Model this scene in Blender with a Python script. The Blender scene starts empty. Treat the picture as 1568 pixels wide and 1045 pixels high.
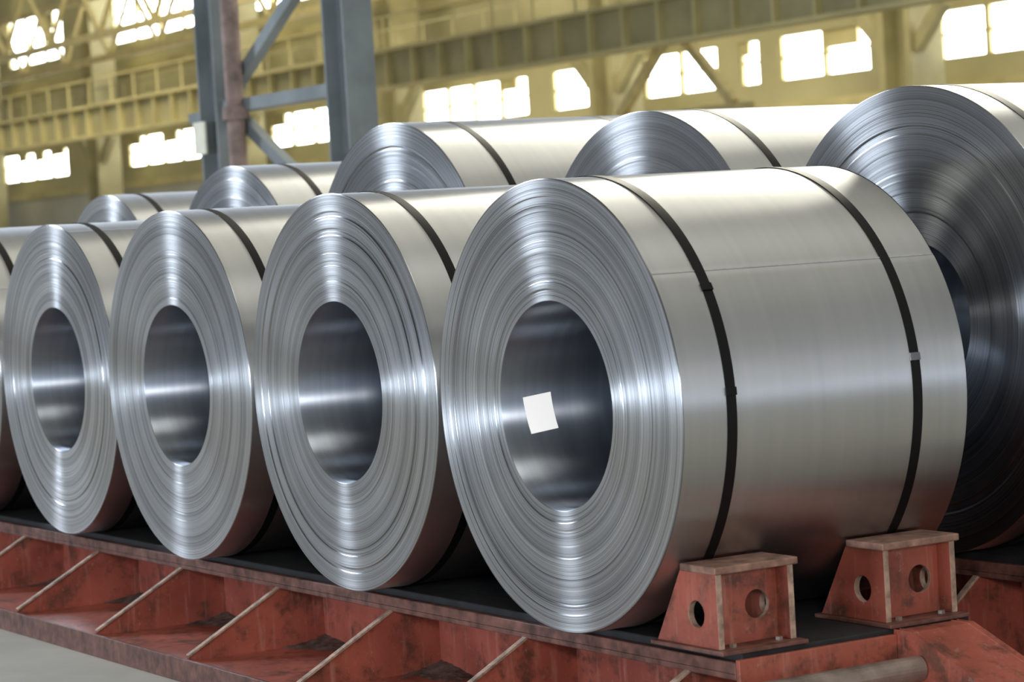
import bpy, math, random
from mathutils import Vector, Matrix
random.seed(7)
scn=bpy.context.scene
scn.view_settings.view_transform='Standard'
col=bpy.context.collection

# ---------------------------------------------------------------- materials
def newmat(name):
    m=bpy.data.materials.new(name); m.use_nodes=True
    nt=m.node_tree; b=nt.nodes['Principled BSDF']; return m,nt,b
def N(nt,t,**k):
    n=nt.nodes.new(t)
    for a,v in k.items(): setattr(n,a,v)
    return n
def ramp(nt,fac,stops):
    r=N(nt,'ShaderNodeValToRGB'); e=r.color_ramp.elements
    while len(e)<len(stops): e.new(0.5)
    for i,(p,c) in enumerate(stops):
        e[i].position=p; e[i].color=(*c,1) if len(c)==3 else c
    nt.links.new(fac,r.inputs['Fac']); return r.outputs['Color']
def noise(nt,scale,detail=4,vec=None,rough=.55):
    n=N(nt,'ShaderNodeTexNoise'); n.inputs['Scale'].default_value=scale; n.inputs['Detail'].default_value=detail
    n.inputs['Roughness'].default_value=rough
    if vec is not None: nt.links.new(vec,n.inputs['Vector'])
    return n.outputs['Fac']
def bump(nt,b,h,strength,dist):
    n=N(nt,'ShaderNodeBump'); n.inputs['Strength'].default_value=strength; n.inputs['Distance'].default_value=dist
    nt.links.new(h,n.inputs['Height']); nt.links.new(n.outputs['Normal'],b.inputs['Normal'])
def objco(nt): return N(nt,'ShaderNodeTexCoord').outputs['Object']

def mat_face():
    """stacked sheet edges: concentric micro-ridges -> anisotropic metal"""
    m,nt,b=newmat('coil_edge_steel'); L=nt.links.new
    oc=objco(nt)
    flat=N(nt,'ShaderNodeVectorMath',operation='MULTIPLY'); L(oc,flat.inputs[0]); flat.inputs[1].default_value=(1,0,1)
    ln=N(nt,'ShaderNodeVectorMath',operation='LENGTH'); L(flat.outputs[0],ln.inputs[0])
    nrm=N(nt,'ShaderNodeVectorMath',operation='NORMALIZE'); L(flat.outputs[0],nrm.inputs[0])
    L(nrm.outputs[0],b.inputs['Tangent'])
    cx=N(nt,'ShaderNodeCombineXYZ'); L(ln.outputs['Value'],cx.inputs[0])
    oi=N(nt,'ShaderNodeObjectInfo'); mu=N(nt,'ShaderNodeMath',operation='MULTIPLY'); mu.inputs[1].default_value=9; L(oi.outputs['Random'],mu.inputs[0]); L(mu.outputs[0],cx.inputs[1])
    n1=noise(nt,300,2,cx.outputs[0],.8)
    n2=noise(nt,18,3,cx.outputs[0],.6)
    c1=ramp(nt,n1,[(.37,(.17,.18,.20)),(.46,(.42,.435,.46)),(.64,(.60,.62,.65))])
    c2=ramp(nt,n2,[(.36,(.70,.70,.70)),(.56,(1,1,1))])
    mx=N(nt,'ShaderNodeMix',data_type='RGBA',blend_type='MULTIPLY'); mx.inputs['Factor'].default_value=1
    L(c1,mx.inputs[6]); L(c2,mx.inputs[7]); L(mx.outputs[2],b.inputs['Base Color'])
    b.inputs['Metallic'].default_value=1; b.inputs['Roughness'].default_value=.29
    b.inputs['Anisotropic'].default_value=1.0
    bump(nt,b,n1,.30,.001)
    return m
def mat_side(name='rolled_sheet_steel',lo=(.505,.52,.54),hi=(.545,.555,.575),rough=.36):
    m,nt,b=newmat(name); L=nt.links.new
    oc=objco(nt)
    mp=N(nt,'ShaderNodeMapping'); mp.inputs['Scale'].default_value=(.6,14,.6); L(oc,mp.inputs[0])
    n=noise(nt,1.5,3,mp.outputs[0])
    c=ramp(nt,n,[(.35,lo),(.65,hi)]); L(c,b.inputs['Base Color'])
    g=noise(nt,2600,1,oc)
    bump(nt,b,g,.05,.0004)
    tg=N(nt,'ShaderNodeCombineXYZ'); tg.inputs[1].default_value=1.0; L(tg.outputs[0],b.inputs['Tangent'])
    b.inputs['Anisotropic'].default_value=.9
    b.inputs['Metallic'].default_value=1; b.inputs['Roughness'].default_value=rough
    return m
def mat_simple(name,c,rough=.5,metal=0,var=.25,scale=6,bmp=.1):
    m,nt,b=newmat(name)
    n=noise(nt,scale,5,objco(nt))
    k=[tuple(max(0,x*(1-var)) for x in c),tuple(min(1,x*(1+var)) for x in c)]
    nt.links.new(ramp(nt,n,[(.3,k[0]),(.7,k[1])]),b.inputs['Base Color'])
    b.inputs['Roughness'].default_value=rough; b.inputs['Metallic'].default_value=metal
    if bmp: bump(nt,b,n,bmp,.02)
    return m
def mat_red():
    m,nt,b=newmat('worn_red_paint'); L=nt.links.new; oc=objco(nt)
    base=ramp(nt,noise(nt,3,6,oc),[(.3,(.25,.056,.036)),(.7,(.45,.118,.080))])
    rn=noise(nt,7,9,oc,.72)
    msk=ramp(nt,rn,[(.49,(0,0,0)),(.63,(.9,.9,.9))])
    mx=N(nt,'ShaderNodeMix',data_type='RGBA'); L(msk,mx.inputs['Factor']); L(base,mx.inputs[6]); mx.inputs[7].default_value=(.11,.045,.03,1)
    mp=N(nt,'ShaderNodeMapping'); mp.inputs['Scale'].default_value=(22,22,2.2); L(oc,mp.inputs[0])
    dr=ramp(nt,noise(nt,1.2,4,mp.outputs[0],.6),[(.56,(0,0,0)),(.72,(.55,.55,.55))])
    m3=N(nt,'ShaderNodeMix',data_type='RGBA'); L(dr,m3.inputs['Factor']); L(mx.outputs[2],m3.inputs[6]); m3.inputs[7].default_value=(.50,.22,.17,1)
    dn=noise(nt,38,6,oc,.7); dm=ramp(nt,dn,[(.60,(0,0,0)),(.74,(.6,.6,.6))])
    m2=N(nt,'ShaderNodeMix',data_type='RGBA'); L(dm,m2.inputs['Factor']); L(m3.outputs[2],m2.inputs[6]); m2.inputs[7].default_value=(.40,.30,.25,1)
    L(m2.outputs[2],b.inputs['Base Color']); b.inputs['Roughness'].default_value=.48
    bump(nt,b,rn,.3,.004)
    return m
def mat_floor():
    m,nt,b=newmat('concrete_floor'); L=nt.links.new; oc=objco(nt)
    c=ramp(nt,noise(nt,.7,8,oc,.65),[(.3,(.35,.34,.31)),(.7,(.54,.52,.47))])
    L(c,b.inputs['Base Color']); b.inputs['Roughness'].default_value=.6
    bump(nt,b,noise(nt,12,6,oc),.2,.01); return m
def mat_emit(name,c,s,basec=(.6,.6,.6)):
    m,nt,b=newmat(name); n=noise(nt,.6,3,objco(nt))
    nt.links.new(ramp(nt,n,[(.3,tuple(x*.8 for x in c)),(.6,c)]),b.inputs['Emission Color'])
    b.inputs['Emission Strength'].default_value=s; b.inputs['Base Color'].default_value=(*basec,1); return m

FACE=mat_face(); SIDE=mat_side(); BORE=mat_side('shaded_bore_steel',(.27,.30,.355),(.32,.35,.405),.33); RED=mat_red(); FLOOR=mat_floor()  # bore: same sheet steel, its shade put into a darker, bluer colour
BLACK=mat_simple('black_strap_steel',(.004,.004,.005),.42,.1,.2,20,0)
BLACK.node_tree.nodes['Principled BSDF'].inputs['Specular IOR Level'].default_value=.25
SEAL=mat_simple('strap_seal_metal',(.25,.25,.26),.3,1,.2,20,0)
EDGE=mat_simple('worn_rusty_edge',(.38,.26,.20),.6,0,.5,22,.3)
TOPM=mat_simple('rusty_red_brown_plate',(.28,.16,.12),.5,.2,.5,16,.3)
RAIL=mat_simple('scuffed_rail',(.15,.065,.05),.5,.1,.6,14,.3)
RUBBER=mat_simple('dark_bed_lining',(.015,.015,.017),.7,0,.4,10,.2)
DEBRIS=mat_simple('dirt_debris',(.12,.075,.06),.9,0,.6,20,.5)
PAPER=mat_emit('glowing_white_paper',(1,1,1),.55,(.93,.93,.93))  # label paper given a glow of its own so it looks bright
SIGN=mat_simple('sign_enamel',(.75,.74,.62),.5,0,.1,8,0)
TAIL=mat_simple('sheared_sheet_edge',(.6,.61,.63),.35,1,.1,40,0)
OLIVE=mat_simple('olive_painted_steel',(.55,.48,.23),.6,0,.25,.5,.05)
OLIVED=mat_simple('hazed_dark_olive_steel',(.38,.34,.175),.6,0,.25,.6,.05)  # darker olive, lightened so the colour stands in for haze
WALL=mat_simple('wall_olive_paint',(.50,.455,.25),.8,0,.28,.12,.05)  # wall colours paled to carry the far hall's haze
PALE=mat_simple('wall_pale_plaster',(.57,.56,.48),.8,0,.2,.15,.05)
BLUE=mat_simple('blue_grey_steel',(.19,.22,.235),.5,0,.25,2,.05)
RUST=mat_simple('rusty_pipe',(.25,.18,.16),.7,0,.5,5,.2)
YEL=mat_simple('yellow_painted_steel',(.62,.52,.24),.5,0,.2,3,.05)
GLASS=mat_emit('window_daylight',(.95,.98,1.0),11.0)
PIPE=mat_simple('grey_pipe_steel',(.30,.24,.21),.4,.5,.4,9,.2)

# ---------------------------------------------------------------- mesh helpers
def mesh_obj(name,verts,faces,mats,idx=None,smooth=False,parent=None,loc=(0,0,0)):
    me=bpy.data.meshes.new(name); me.from_pydata(verts,[],faces)
    for m in mats: me.materials.append(m)
    if idx:
        for p,i in zip(me.polygons,idx): p.material_index=i
    if smooth:
        for p in me.polygons: p.use_smooth=True
    me.update()
    o=bpy.data.objects.new(name,me); o.location=loc; col.objects.link(o)
    if parent: o.parent=parent
    return o
def empty(name,loc=(0,0,0)):
    e=bpy.data.objects.new(name,None); e.empty_display_size=.2; e.location=loc; col.objects.link(e); return e
class Acc:
    def __init__(s): s.v=[]; s.f=[]; s.i=[]
    def box(s,x0,x1,y0,y1,z0,z1,mi=0):
        n=len(s.v); s.v+=[(x,y,z) for x in(x0,x1) for y in(y0,y1) for z in(z0,z1)]
        for q in [(0,1,3,2),(4,6,7,5),(0,4,5,1),(2,3,7,6),(0,2,6,4),(1,5,7,3)]: s.f.append(tuple(n+k for k in q)); s.i.append(mi)
    def beam(s,a,b,w,h,mi=0,up=(0,0,1)):
        a=Vector(a); b=Vector(b); d=(b-a).normalized(); sd=d.cross(Vector(up))
        if sd.length<1e-4: sd=Vector((1,0,0))
        sd.normalize(); u=sd.cross(d); n=len(s.v)
        for p in(a,b):
            for q in[(-1,-1),(1,-1),(1,1),(-1,1)]: s.v.append(tuple(p+sd*q[0]*w/2+u*q[1]*h/2))
        for q in [(3,2,1,0),(4,5,6,7),(0,1,5,4),(1,2,6,5),(2,3,7,6),(3,0,4,7)]: s.f.append(tuple(n+k for k in q)); s.i.append(mi)
    def prism(s,poly,axis,a0,a1,mi=0,edge_mi=None):
        def P(p,a):
            if axis=='x': return (a,p[0],p[1])
            if axis=='y': return (p[0],a,p[1])
            return (p[0],p[1],a)
        n=len(s.v); k=len(poly); s.v+=[P(p,a0) for p in poly]+[P(p,a1) for p in poly]
        s.f.append(tuple(range(n,n+k))); s.i.append(mi); s.f.append(tuple(range(n+2*k-1,n+k-1,-1))); s.i.append(mi)
        for j in range(k):
            s.f.append((n+j,n+(j+1)%k,n+k+(j+1)%k,n+k+j)); s.i.append(mi if edge_mi is None else edge_mi)
    def holed(s,poly,c,r,axis,a0,a1,mi=0,edge_mi=None):
        angs=[2*math.pi*i/40 for i in range(40)]+[math.atan2(p[1]-c[1],p[0]-c[0])%(2*math.pi) for p in poly]
        angs=sorted(set(round(a,6) for a in angs)); out=[]; k=len(poly)
        for a in angs:
            d=(math.cos(a),math.sin(a)); best=None
            for j in range(k):
                p,q=poly[j],poly[(j+1)%k]; e=(q[0]-p[0],q[1]-p[1]); w=(p[0]-c[0],p[1]-c[1])
                den=d[0]*e[1]-d[1]*e[0]
                if abs(den)<1e-12: continue
                t=(w[0]*e[1]-w[1]*e[0])/den; u=(w[0]*d[1]-w[1]*d[0])/den
                if t>0 and -1e-5<=u<=1+1e-5 and (best is None or t<best): best=t
            out.append((c[0]+d[0]*best,c[1]+d[1]*best))
        inn=[(c[0]+r*math.cos(a),c[1]+r*math.sin(a)) for a in angs]; m=len(angs)
        def P(p,a):
            if axis=='x': return (a,p[0],p[1])
            return (p[0],a,p[1])
        n=len(s.v)
        for a in(a0,a1): s.v+=[P(p,a) for p in out]+[P(p,a) for p in inn]
        for j in range(m):
            j2=(j+1)%m
            for q,mm in [((j,j2,m+j2,m+j),mi),((2*m+j,3*m+j,3*m+j2,2*m+j2),mi),((j,2*m+j,2*m+j2,j2),edge_mi if edge_mi is not None else mi),((m+j,m+j2,3*m+j2,3*m+j),edge_mi if edge_mi is not None else mi)]:
                s.f.append(tuple(n+x for x in q)); s.i.append(mm)
    def cyl(s,a,b,r,mi=0,seg=20,caps=True):
        a=Vector(a); b=Vector(b); d=(b-a).normalized(); t=Vector((0,0,1)) if abs(d.z)<.9 else Vector((1,0,0))
        u=d.cross(t).normalized(); w=d.cross(u); n=len(s.v)
        for p in(a,b):
            for i in range(seg):
                g=2*math.pi*i/seg; s.v.append(tuple(p+u*r*math.cos(g)+w*r*math.sin(g)))
        for i in range(seg):
            s.f.append((n+i,n+(i+1)%seg,n+seg+(i+1)%seg,n+seg+i)); s.i.append(mi)
        if caps: s.f.append(tuple(range(n+seg-1,n-1,-1))); s.i.append(mi); s.f.append(tuple(range(n+seg,n+2*seg))); s.i.append(mi)
    def make(s,name,mats,parent=None,smooth=False,bevel=0,loc=(0,0,0)):
        o=mesh_obj(name,s.v,s.f,mats,s.i,smooth,parent,loc)
        if bevel:
            b=o.modifiers.new('bevel','BEVEL'); b.width=bevel; b.segments=2; b.limit_method='ANGLE'
        return o

# ---------------------------------------------------------------- coils
def strip(V,F,I,prof,mi,seg,spiral=None):
    n=len(V); k=len(prof)
    for i in range(seg):
        a=2*math.pi*i/seg
        for (r,y) in prof:
            rr=r+(spiral(a) if spiral else 0); V.append((rr*math.cos(a),y,rr*math.sin(a)))
    for i in range(seg):
        j=(i+1)%seg
        for q in range(k-1):
            F.append((n+i*k+q,n+i*k+q+1,n+j*k+q+1,n+j*k+q)); I.append(mi)
def coil(x,y,zb,R,L,straps,bore=.38,tail=35,seed=0,steps=(),label=False,seg=288):
    rnd=random.Random(seed)
    e=empty('steel_coil',(x,y,zb+R))
    V=[];F=[];I=[]
    t0=math.radians(tail)
    sp=lambda a: -.0026*(((t0-a)/(2*math.pi))%1)
    prof=[];n=190; w=0; off=0
    extra=[(rnd.uniform(.05,.95),rnd.choice((-1,1))*rnd.uniform(.0004,.0012)) for _ in range(9)]
    for i in range(n+1):
        r=bore+.003+(R-.004-bore-.003)*i/n
        w=w*.9+rnd.gauss(0,.00008)
        for (f,h) in list(steps)+extra:
            if (i-1)/n < f <= i/n: off+=h
        prof.append((r,w+rnd.gauss(0,.00004)+off))
    y_in=prof[0][1]; y_out=prof[-1][1]
    strip(V,F,I,prof,0,seg)
    strip(V,F,I,[(R-.004,y_out),(R-.001,y_out+.001),(R,y_out+.004)],0,seg)
    strip(V,F,I,[(R,y_out+.004),(R,L*.3),(R,L*.7),(R,L-.004)],1,seg,sp)
    strip(V,F,I,[(R,L-.004),(R-.004,L),(bore,L)],0,seg)
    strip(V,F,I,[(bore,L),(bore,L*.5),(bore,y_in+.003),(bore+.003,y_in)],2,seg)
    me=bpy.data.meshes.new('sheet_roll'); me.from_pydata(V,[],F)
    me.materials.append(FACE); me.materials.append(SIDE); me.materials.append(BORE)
    for p,i in zip(me.polygons,I): p.material_index=i; p.use_smooth=True
    o=bpy.data.objects.new('sheet_roll',me); col.objects.link(o); o.parent=e
    ac=Acc(); c=Vector((math.cos(t0),0,math.sin(t0)))
    pts=[y_out+.006]+[L*f for f in (.33,.66)]+[L-.006]
    for i in range(3):
        ac.beam(c*(R-.0008)+Vector((0,pts[i],0)),c*(R-.0008)+Vector((0,pts[i+1],0)),.005,.003,0,up=tuple(c))
    ac.make('sheet_tail_edge',[TAIL],e)
    for s in straps:
        V=[];F=[];I=[]
        hw=.0205
        strip(V,F,I,[(R-.001,s-hw),(R+.0018,s-hw)],0,160)
        strip(V,F,I,[(R+.0018,s-hw),(R+.0022,s),(R+.0018,s+hw)],0,160)
        strip(V,F,I,[(R+.0018,s+hw),(R-.001,s+hw)],0,160)
        mesh_obj('strap',V,F,[BLACK],I,True,e)
        ac=Acc()
        for ang in ([8] if s>.6 else [4,30]):
            A=math.radians(ang); c=Vector((math.cos(A),0,math.sin(A))); tdir=Vector((-math.sin(A),0,math.cos(A)))
            p=c*(R+.004)+Vector((0,s,0)); ac.beam(p-tdir*.014,p+tdir*.014,.045,.006,0,up=tuple(c))
        ac.make('strap_seal',[BLACK if s<.6 else SEAL],e,bevel=.001)
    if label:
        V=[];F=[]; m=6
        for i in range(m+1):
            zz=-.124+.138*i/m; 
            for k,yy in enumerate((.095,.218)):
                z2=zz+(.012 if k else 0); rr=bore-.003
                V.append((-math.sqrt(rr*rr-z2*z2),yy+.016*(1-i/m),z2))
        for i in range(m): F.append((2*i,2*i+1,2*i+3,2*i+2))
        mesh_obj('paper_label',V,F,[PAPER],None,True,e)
    return e
LEN=1.233
coil(.196,0,0,.824,LEN,[.193,1.002],seed=1,label=True,steps=[(.10,-.003),(.16,.002),(.78,-.002),(.86,-.002)],tail=34.7)
coil(-1.503,-.004,0,.833,LEN,[.19,1.0],seed=2,steps=[(.62,.003),(.68,-.003),(.8,.005),(.84,-.004)],tail=80)
coil(-3.177,-.011,0,.827,LEN,[.18,1.0],seed=3,steps=[(.3,.001)],tail=100)
coil(-4.826,.03,.0,.82,LEN,[.17,1.0],seed=4,steps=[(.6,.003),(.66,-.003)],tail=70)
coil(-6.49,.02,.0,.83,LEN,[.19,1.0],seed=5)
coil(-8.17,.0,.0,.83,LEN,[.19,1.0],seed=6)
Y2=1.56;Z2=.122
coil(.372,Y2,Z2,.905,1.5,[.14,1.2],bore=.30,seed=11,tail=110,steps=[(.2,-.003),(.7,.003),(.75,-.003)])
coil(-1.478,Y2,Z2,.921,1.5,[.25,1.2],seed=12,tail=110)
coil(-3.735,Y2-.04,Z2,.969,1.5,[.27,1.2],seed=13,tail=120,steps=[(.5,.003),(.8,-.005)])
coil(-5.833,Y2,Z2,.91,1.5,[.3,1.2],seed=14,tail=120)
coil(-7.788,Y2,Z2,.865,1.5,[.2,1.2],seed=15,tail=120)

# ---------------------------------------------------------------- storage beds
GX=[.77-1.085*i for i in range(11)]
FZ=-.46
def bed(dy,dz,x0,x1,gx,depth=1.0):
    e=empty('coil_storage_bed',(0,0,0)); fz=FZ
    a=Acc(); a.box(x0,x1,.15+dy,.15+dy+depth,-.065+dz,-.002+dz,0); a.make('bed_lining',[RUBBER],e,bevel=.006)
    a=Acc(); a.box(x0,x1,.12+dy,.149+dy,-.075+dz,-.03+dz,0); a.box(x0,x1,.12+dy,.36+dy,-.092+dz,-.0655+dz,0); a.make('top_rail',[RAIL],e,bevel=.004)
    a=Acc(); a.box(x0,x1,.345+dy,.365+dy,fz+.02,-.093+dz,0); a.box(x0,x1,dy+.1+depth,dy+.13+depth,fz+.02,-.093+dz,0)
    a.box(x1-.02,x1,.37+dy,dy+.1+depth,fz+.02,-.093+dz,0)
    a.make('web_plate',[RED],e)
    a=Acc(); zt=-.365
    a.box(x0,x1,-.34+dy,.344+dy,zt-.02,zt,0); a.box(x0,x1,-.36+dy,-.34+dy,fz,zt+.012,1); a.make('base_plate',[RED,RAIL],e,bevel=.003)
    a=Acc()
    for g in gx:
        a.prism([(.125+dy,-.094+dz),(.344+dy,-.094+dz),(.344+dy,zt),(-.335+dy,zt),(-.335+dy,zt+.02)],'x',g-.008,g+.008,0,0)
        a.beam((g,.128+dy,-.088+dz),(g,-.338+dy,zt+.024),.03,.010,1)
    a.make('gusset_plates',[RED,EDGE],e,bevel=.0015)
    a=Acc()
    for g in gx:
        if g+.5>x1: continue
        n0=len(a.v); nx,ny=26,12; ph=random.uniform(0,6)
        for i in range(nx+1):
            for j in range(ny+1):
                u=i/nx; v=j/ny; x=g+.012+.55*u; y=.343+dy-.30*v
                h=.045*(1-u)**1.5*(1-v)**1.5-.006+.005*math.sin(9*u+ph)*math.cos(7*v+ph)+random.uniform(-.003,.003)
                a.v.append((x,y,zt-.003+max(h,-.004)))
        for i in range(nx):
            for j in range(ny):
                p=n0+i*(ny+1)+j; a.f.append((p,p+1,p+ny+2,p+ny+1)); a.i.append(0)
    a.make('swept_grime',[DEBRIS],e,smooth=True)
    return e
bed1=bed(0,0,-10.2,1.06,GX)
bed(Y2,.12,-10.2,1.65,[.49+1.085-1.085*i for i in range(11)],1.5)

# ---------------------------------------------------------------- coil stops
def stop(y0):
    e=empty('coil_stop_bracket',(0,0,0)); y1=y0+.325
    a=Acc(); pf=[(.66,.014),(1.03,.014),(1.03,.27),(.818,.27)]
    a.holed(pf,(.905,.125),.047,'y',y0,y0+.024,0,1)
    a.holed(pf,(.905,.125),.047,'y',y1-.024,y1,0,1)
    a.holed([(y0+.024,.014),(y1-.024,.014),(y1-.024,.27),(y0+.024,.27)],(y0+.215,.14),.05,'x',.945,.962,0,1)
    a.make('stop_body',[RED,EDGE],e,bevel=.002)
    a=Acc(); a.box(.836,1.045,y0-.012,y1+.012,.2705,.296,0); a.make('stop_top_plate',[TOPM],e,bevel=.004)
    a=Acc(); a.box(.64,1.075,y0-.018,y1+.018,-.001,.0135,0); a.make('stop_base_plate',[RAIL],e,bevel=.003)
    a=Acc()
    for yy in (y0+.07,y1-.06):
        a.cyl((1.01,yy,.0136),(1.01,yy,.026),.014,0,6)
    a.make('anchor_bolts',[PIPE],e)
stop(.08); stop(.80)
a=Acc()
for yy in (.80,1.06):
    a.prism([(1.062,-.06),(1.07,-.006),(1.16,-.006),(1.85,-.27),(1.85,FZ),(1.062,FZ)],'y',yy,yy+.025,0,0)
a.prism([(1.07,-.006),(1.16,-.006),(1.85,-.27),(1.85,-.29),(1.15,-.028),(1.07,-.028)],'y',.826,1.059,0,0)
a.box(1.062,1.085,.12,.799,-.2,-.02,0)
a.make('end_gussets',[RED,EDGE],bed1,bevel=.003)
a=Acc(); a.cyl((1.2,-.2,-.125),(1.2,.795,-.125),.045,0,24); a.make('tie_pipe',[PIPE],bed1,smooth=False)

# ---------------------------------------------------------------- hall shell
a=Acc(); a.box(-150,40,-32,46,FZ-.1,FZ); a.make('floor',[FLOOR])
WY=45
a=Acc(); a.box(-150,-20,WY,WY+.3,FZ,4.7,1); a.box(-150,-20,WY,WY+.3,4.7,5.7,0); a.box(-150,-20,WY,WY+.3,7.05,11.8,0); a.box(-150,-20,WY,WY+.3,14.4,22,0)
a.box(-150,-20,WY-.15,WY,4.6,4.95,2); a.box(-150,-20,WY-.15,WY,10.2,10.6,2)
wins=[(-129,-119.4),(-111.2,-102.7),(-95.1,-88.8),(-81.3,-73.3),(-71.6,-69.2),(-65.7,-61.3),(-60.1,-59.0),(-58.0,-53.4),(-50.3,-44)]
up=[(-127,-119),(-115,-101),(-97,-84)]
def gaps(ws,z0,z1):
    x=-150
    for (p,q) in ws: a.box(x,p,WY,WY+.3,z0,z1,0); x=q
    a.box(x,-20,WY,WY+.3,z0,z1,0)
gaps(wins,5.7,7.05); gaps(up,11.8,14.4)
a.make('wall_back',[WALL,PALE,OLIVE])
k=1
def window(p,q,z0,z1,nb):
    global k
    e=empty('window_%d'%k); k+=1
    b=Acc(); b.box(p,q,WY+.2,WY+.24,z0,z1); b.make('pane',[GLASS],e)
    b=Acc(); n=max(1,int((q-p)/nb))
    for i in range(n+1):
        x=p+(q-p)*i/n; b.box(x-.12,x+.12,WY+.05,WY+.19,z0,z1)
    b.box(p,q,WY+.06,WY+.18,z0+(z1-z0)*.5-.04,z0+(z1-z0)*.5+.04)
    for i in range(n):
        if random.random()<.35: 
            x=p+(q-p)*i/n; b.box(x,x+(q-p)/n*random.uniform(.3,.9),WY+.07,WY+.17,z1-(z1-z0)*random.uniform(.15,.4),z1)
    b.make('mullions',[OLIVE],e)
for p,q in wins: window(p,q,5.7,7.05,2.0)
for p,q in up: window(p,q,11.8,14.4,2.4)
for x in (-125,-109,-93,-79,-64.1,-48.9,-36):
    a=Acc(); a.box(x-.7,x-.45,42.2,43.4,FZ,16); a.box(x+.45,x+.7,42.2,43.4,FZ,16); a.box(x-.45,x+.45,42.7,42.9,FZ,16)
    a.beam((x-1.9,42.5,7.1),(x-.6,42.5,5.9),.3,.4); a.beam((x+1.9,42.5,7.1),(x+.6,42.5,5.9),.3,.4)
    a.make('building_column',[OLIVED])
def girder(y,z0,z1,x0,x1,m,st,d=.5):
    a=Acc(); a.box(x0,x1,y-.04,y+.04,z0,z1,0); a.box(x0,x1,y-d/2,y+d/2,z1,z1+.1,1); a.box(x0,x1,y-d/2,y+d/2,z0-.1,z0,1)
    x=x0
    while x<x1: a.box(x,x+.09,y-d/2+.02,y-.041,z0,z1,1); x+=st
    a.box(x0,x1,y-d/2,y-d/2+.05,z1+.95,z1+1.0,1)
    x=x0
    while x<x1: a.box(x,x+.05,y-d/2,y-d/2+.05,z1+.1,z1+.95,1); x+=2
    a.make('crane_runway_girder',m)
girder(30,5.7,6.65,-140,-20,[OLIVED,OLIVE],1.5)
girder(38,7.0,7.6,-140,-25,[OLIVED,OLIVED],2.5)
for y in (36,41):
    a=Acc(); a.box(-145,-20,y-.12,y+.12,10.3,10.6); a.box(-145,-20,y-.12,y+.12,13.2,13.5)
    x=-145;s=0
    while x<-25:
        a.beam((x,y,10.5 if s else 13.3),(x+2.8,y,13.3 if s else 10.5),.18,.18); x+=2.8; s=1-s
    a.make('roof_truss',[YEL])
a=Acc(); a.beam((-47.6,32,4.2),(-45.0,32,6.3),.2,.25); a.beam((-42.6,32,4.2),(-45.0,32,6.3),.2,.25); a.box(-45.5,-44.5,31.8,32.2,6.2,6.7); a.box(-48,-42,31.85,32.15,4.0,4.2)
a.make('crane_strut_frame',[YEL])
e=empty('lattice_column')
def ibeam(a,x,y,w,d,z0,z1):
    a.box(x-w/2,x-w/2+.03,y-d/2,y+d/2,z0,z1); a.box(x+w/2-.03,x+w/2,y-d/2,y+d/2,z0,z1); a.box(x-w/2+.03,x+w/2-.03,y-.02,y+.02,z0,z1)
a=Acc(); ibeam(a,-15.5,6,.42,.3,FZ,8); ibeam(a,-12.7,6,.42,.3,FZ,8)
a.make('posts',[BLUE],e,bevel=.005)
a=Acc(); a.box(-15.28,-12.92,5.9,6.1,2.78,2.9)
a.beam((-15.2,6,3.0),(-12.95,6,4.2),.1,.12); a.beam((-15.2,6,2.8),(-12.95,6,1.6),.1,.12); a.beam((-12.95,6,4.3),(-15.2,6,5.5),.1,.12)
a.box(-16.2,-15.72,5.95,6.05,2.74,2.84); a.make('lacing',[BLUE],e)
a=Acc(); a.cyl((-14.85,5.85,FZ),(-14.85,5.85,8),.09,0,20)
for z in (1.2,2.7,4.2): a.cyl((-14.85,5.85,z),(-14.85,5.85,z+.12),.13,0,20)
a.make('drain_pipe',[RUST],e)
a=Acc(); a.box(-15.72,-15.45,5.78,5.80,2.4,2.72); a.make('sign_plate',[SIGN],e)

# ---------------------------------------------------------------- light
w=bpy.data.worlds.new('hall_light'); scn.world=w; w.use_nodes=True; nt=w.node_tree; L=nt.links.new
bg=nt.nodes['Background']; tc=N(nt,'ShaderNodeTexCoord'); sx=N(nt,'ShaderNodeSeparateXYZ'); L(tc.outputs['Generated'],sx.inputs[0])
def M(op,a,b=None,c=None):
    n=N(nt,'ShaderNodeMath',operation=op)
    for i,v in enumerate((a,b,c)):
        if v is None: continue
        if isinstance(v,(int,float)): n.inputs[i].default_value=v
        else: L(v,n.inputs[i])
    return n.outputs[0]
z=sx.outputs['Z']
base=ramp(nt,M('MULTIPLY_ADD',z,.5,.5),[(0,(.14,.15,.18)),(.47,(.20,.22,.26)),(.53,(.34,.36,.39)),(.72,(.40,.40,.38)),(1,(.70,.68,.59))])
mp=N(nt,'ShaderNodeMapping'); mp.inputs['Scale'].default_value=(1,2.5,3); L(tc.outputs['Generated'],mp.inputs[0])
nz=noise(nt,2.2,3,mp.outputs[0]); nv=ramp(nt,nz,[(.35,(.5,.5,.52)),(.65,(1.4,1.38,1.29))])
mx=N(nt,'ShaderNodeMix',data_type='RGBA',blend_type='MULTIPLY'); mx.inputs['Factor'].default_value=1; L(base,mx.inputs[6]); L(nv,mx.inputs[7])
az=M('ADD',M('MULTIPLY',sx.outputs['X'],-.72),M('MULTIPLY',sx.outputs['Y'],-.69))
mr=N(nt,'ShaderNodeMapRange',interpolation_type='SMOOTHSTEP'); L(az,mr.inputs['Value'])
mr.inputs['From Min'].default_value=-.1; mr.inputs['From Max'].default_value=.7; mr.inputs['To Min'].default_value=1.02; mr.inputs['To Max'].default_value=.26
s1=N(nt,'ShaderNodeVectorMath',operation='SCALE'); L(mx.outputs[2],s1.inputs[0]); L(mr.outputs[0],s1.inputs['Scale'])
g=M('MULTIPLY',M('ADD',z,-.01),36.0); g=M('MULTIPLY',g,g); g=M('EXPONENT',M('MULTIPLY',g,-1.0)); g=M('MULTIPLY',g,1.5)
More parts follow.
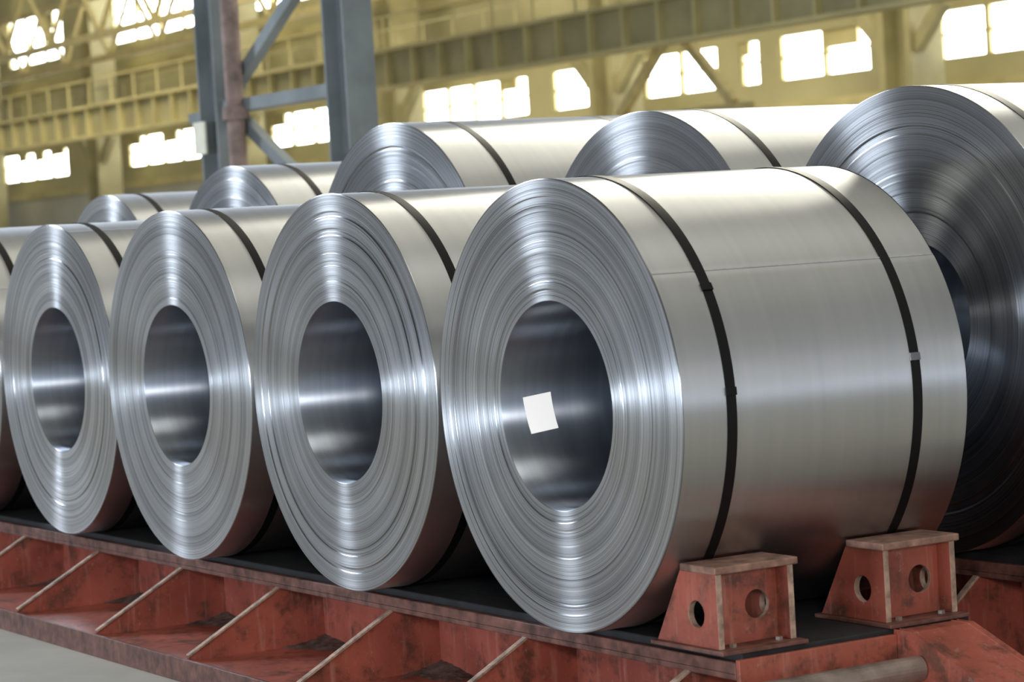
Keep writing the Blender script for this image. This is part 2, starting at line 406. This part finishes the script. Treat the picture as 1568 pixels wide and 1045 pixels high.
sc=N(nt,'ShaderNodeVectorMath',operation='SCALE'); sc.inputs[0].default_value=(.84,.93,1.06); L(g,sc.inputs['Scale'])
ad=N(nt,'ShaderNodeVectorMath',operation='ADD'); L(s1.outputs[0],ad.inputs[0]); L(sc.outputs[0],ad.inputs[1])
L(ad.outputs[0],bg.inputs['Color']); bg.inputs['Strength'].default_value=1.0
def area(name,loc,tgt,sx_,sy_,rad,c):
    l=bpy.data.lights.new(name,'AREA'); l.shape='RECTANGLE'; l.size=sx_; l.size_y=sy_; l.energy=rad*sx_*sy_*math.pi; l.color=c
    o=bpy.data.objects.new(name,l); o.location=loc; d=Vector(tgt)-Vector(loc); o.rotation_euler=d.to_track_quat('-Z','Y').to_euler(); col.objects.link(o)
area('daylight_doorway',(1,-24,1.5),(0,0,.9),10,1.1,74,(.76,.87,1))
area('end_wall_daylight',(-36,-9,17.5),(0,0,.8),2.2,8,140,(.80,.89,1))
area('roof_lamp_front',(4,-3,13),(0,1,0),5,5,3.4,(1,.96,.86))
area('roof_lamp_rear',(-14,16,13),(-3,1,0),10,4,18,(1,.95,.78))
area('roof_lamp_hall',(-60,28,18),(-70,45,5),50,5,10,(1,.93,.72))
area('added_label_fill',(13.5,-7,3.2),(0,0,.8),1.6,1.2,80,(1,.97,.9))  # unseen lamp added behind camera to brighten label and coil sides

# ---------------------------------------------------------------- camera
yaw,pitch,roll=1.0326,-.0428,-.0588
fw=Vector((-math.sin(yaw)*math.cos(pitch),math.cos(yaw)*math.cos(pitch),math.sin(pitch)))
r=Vector((math.cos(yaw),math.sin(yaw),0)); u=r.cross(fw)
r2=r*math.cos(roll)+u*math.sin(roll); u2=-r*math.sin(roll)+u*math.cos(roll)
cd=bpy.data.cameras.new('camera'); cd.sensor_width=36; cd.lens=3969.6/1568*36; cd.clip_end=400
cd.dof.use_dof=True; cd.dof.focus_distance=10.2; cd.dof.aperture_fstop=3.5
co=bpy.data.objects.new('camera',cd); col.objects.link(co)
m=Matrix((r2,u2,-fw)).transposed().to_4x4(); m.translation=Vector((8.1522,-4.9126,1.4692)); co.matrix_world=m
scn.camera=co
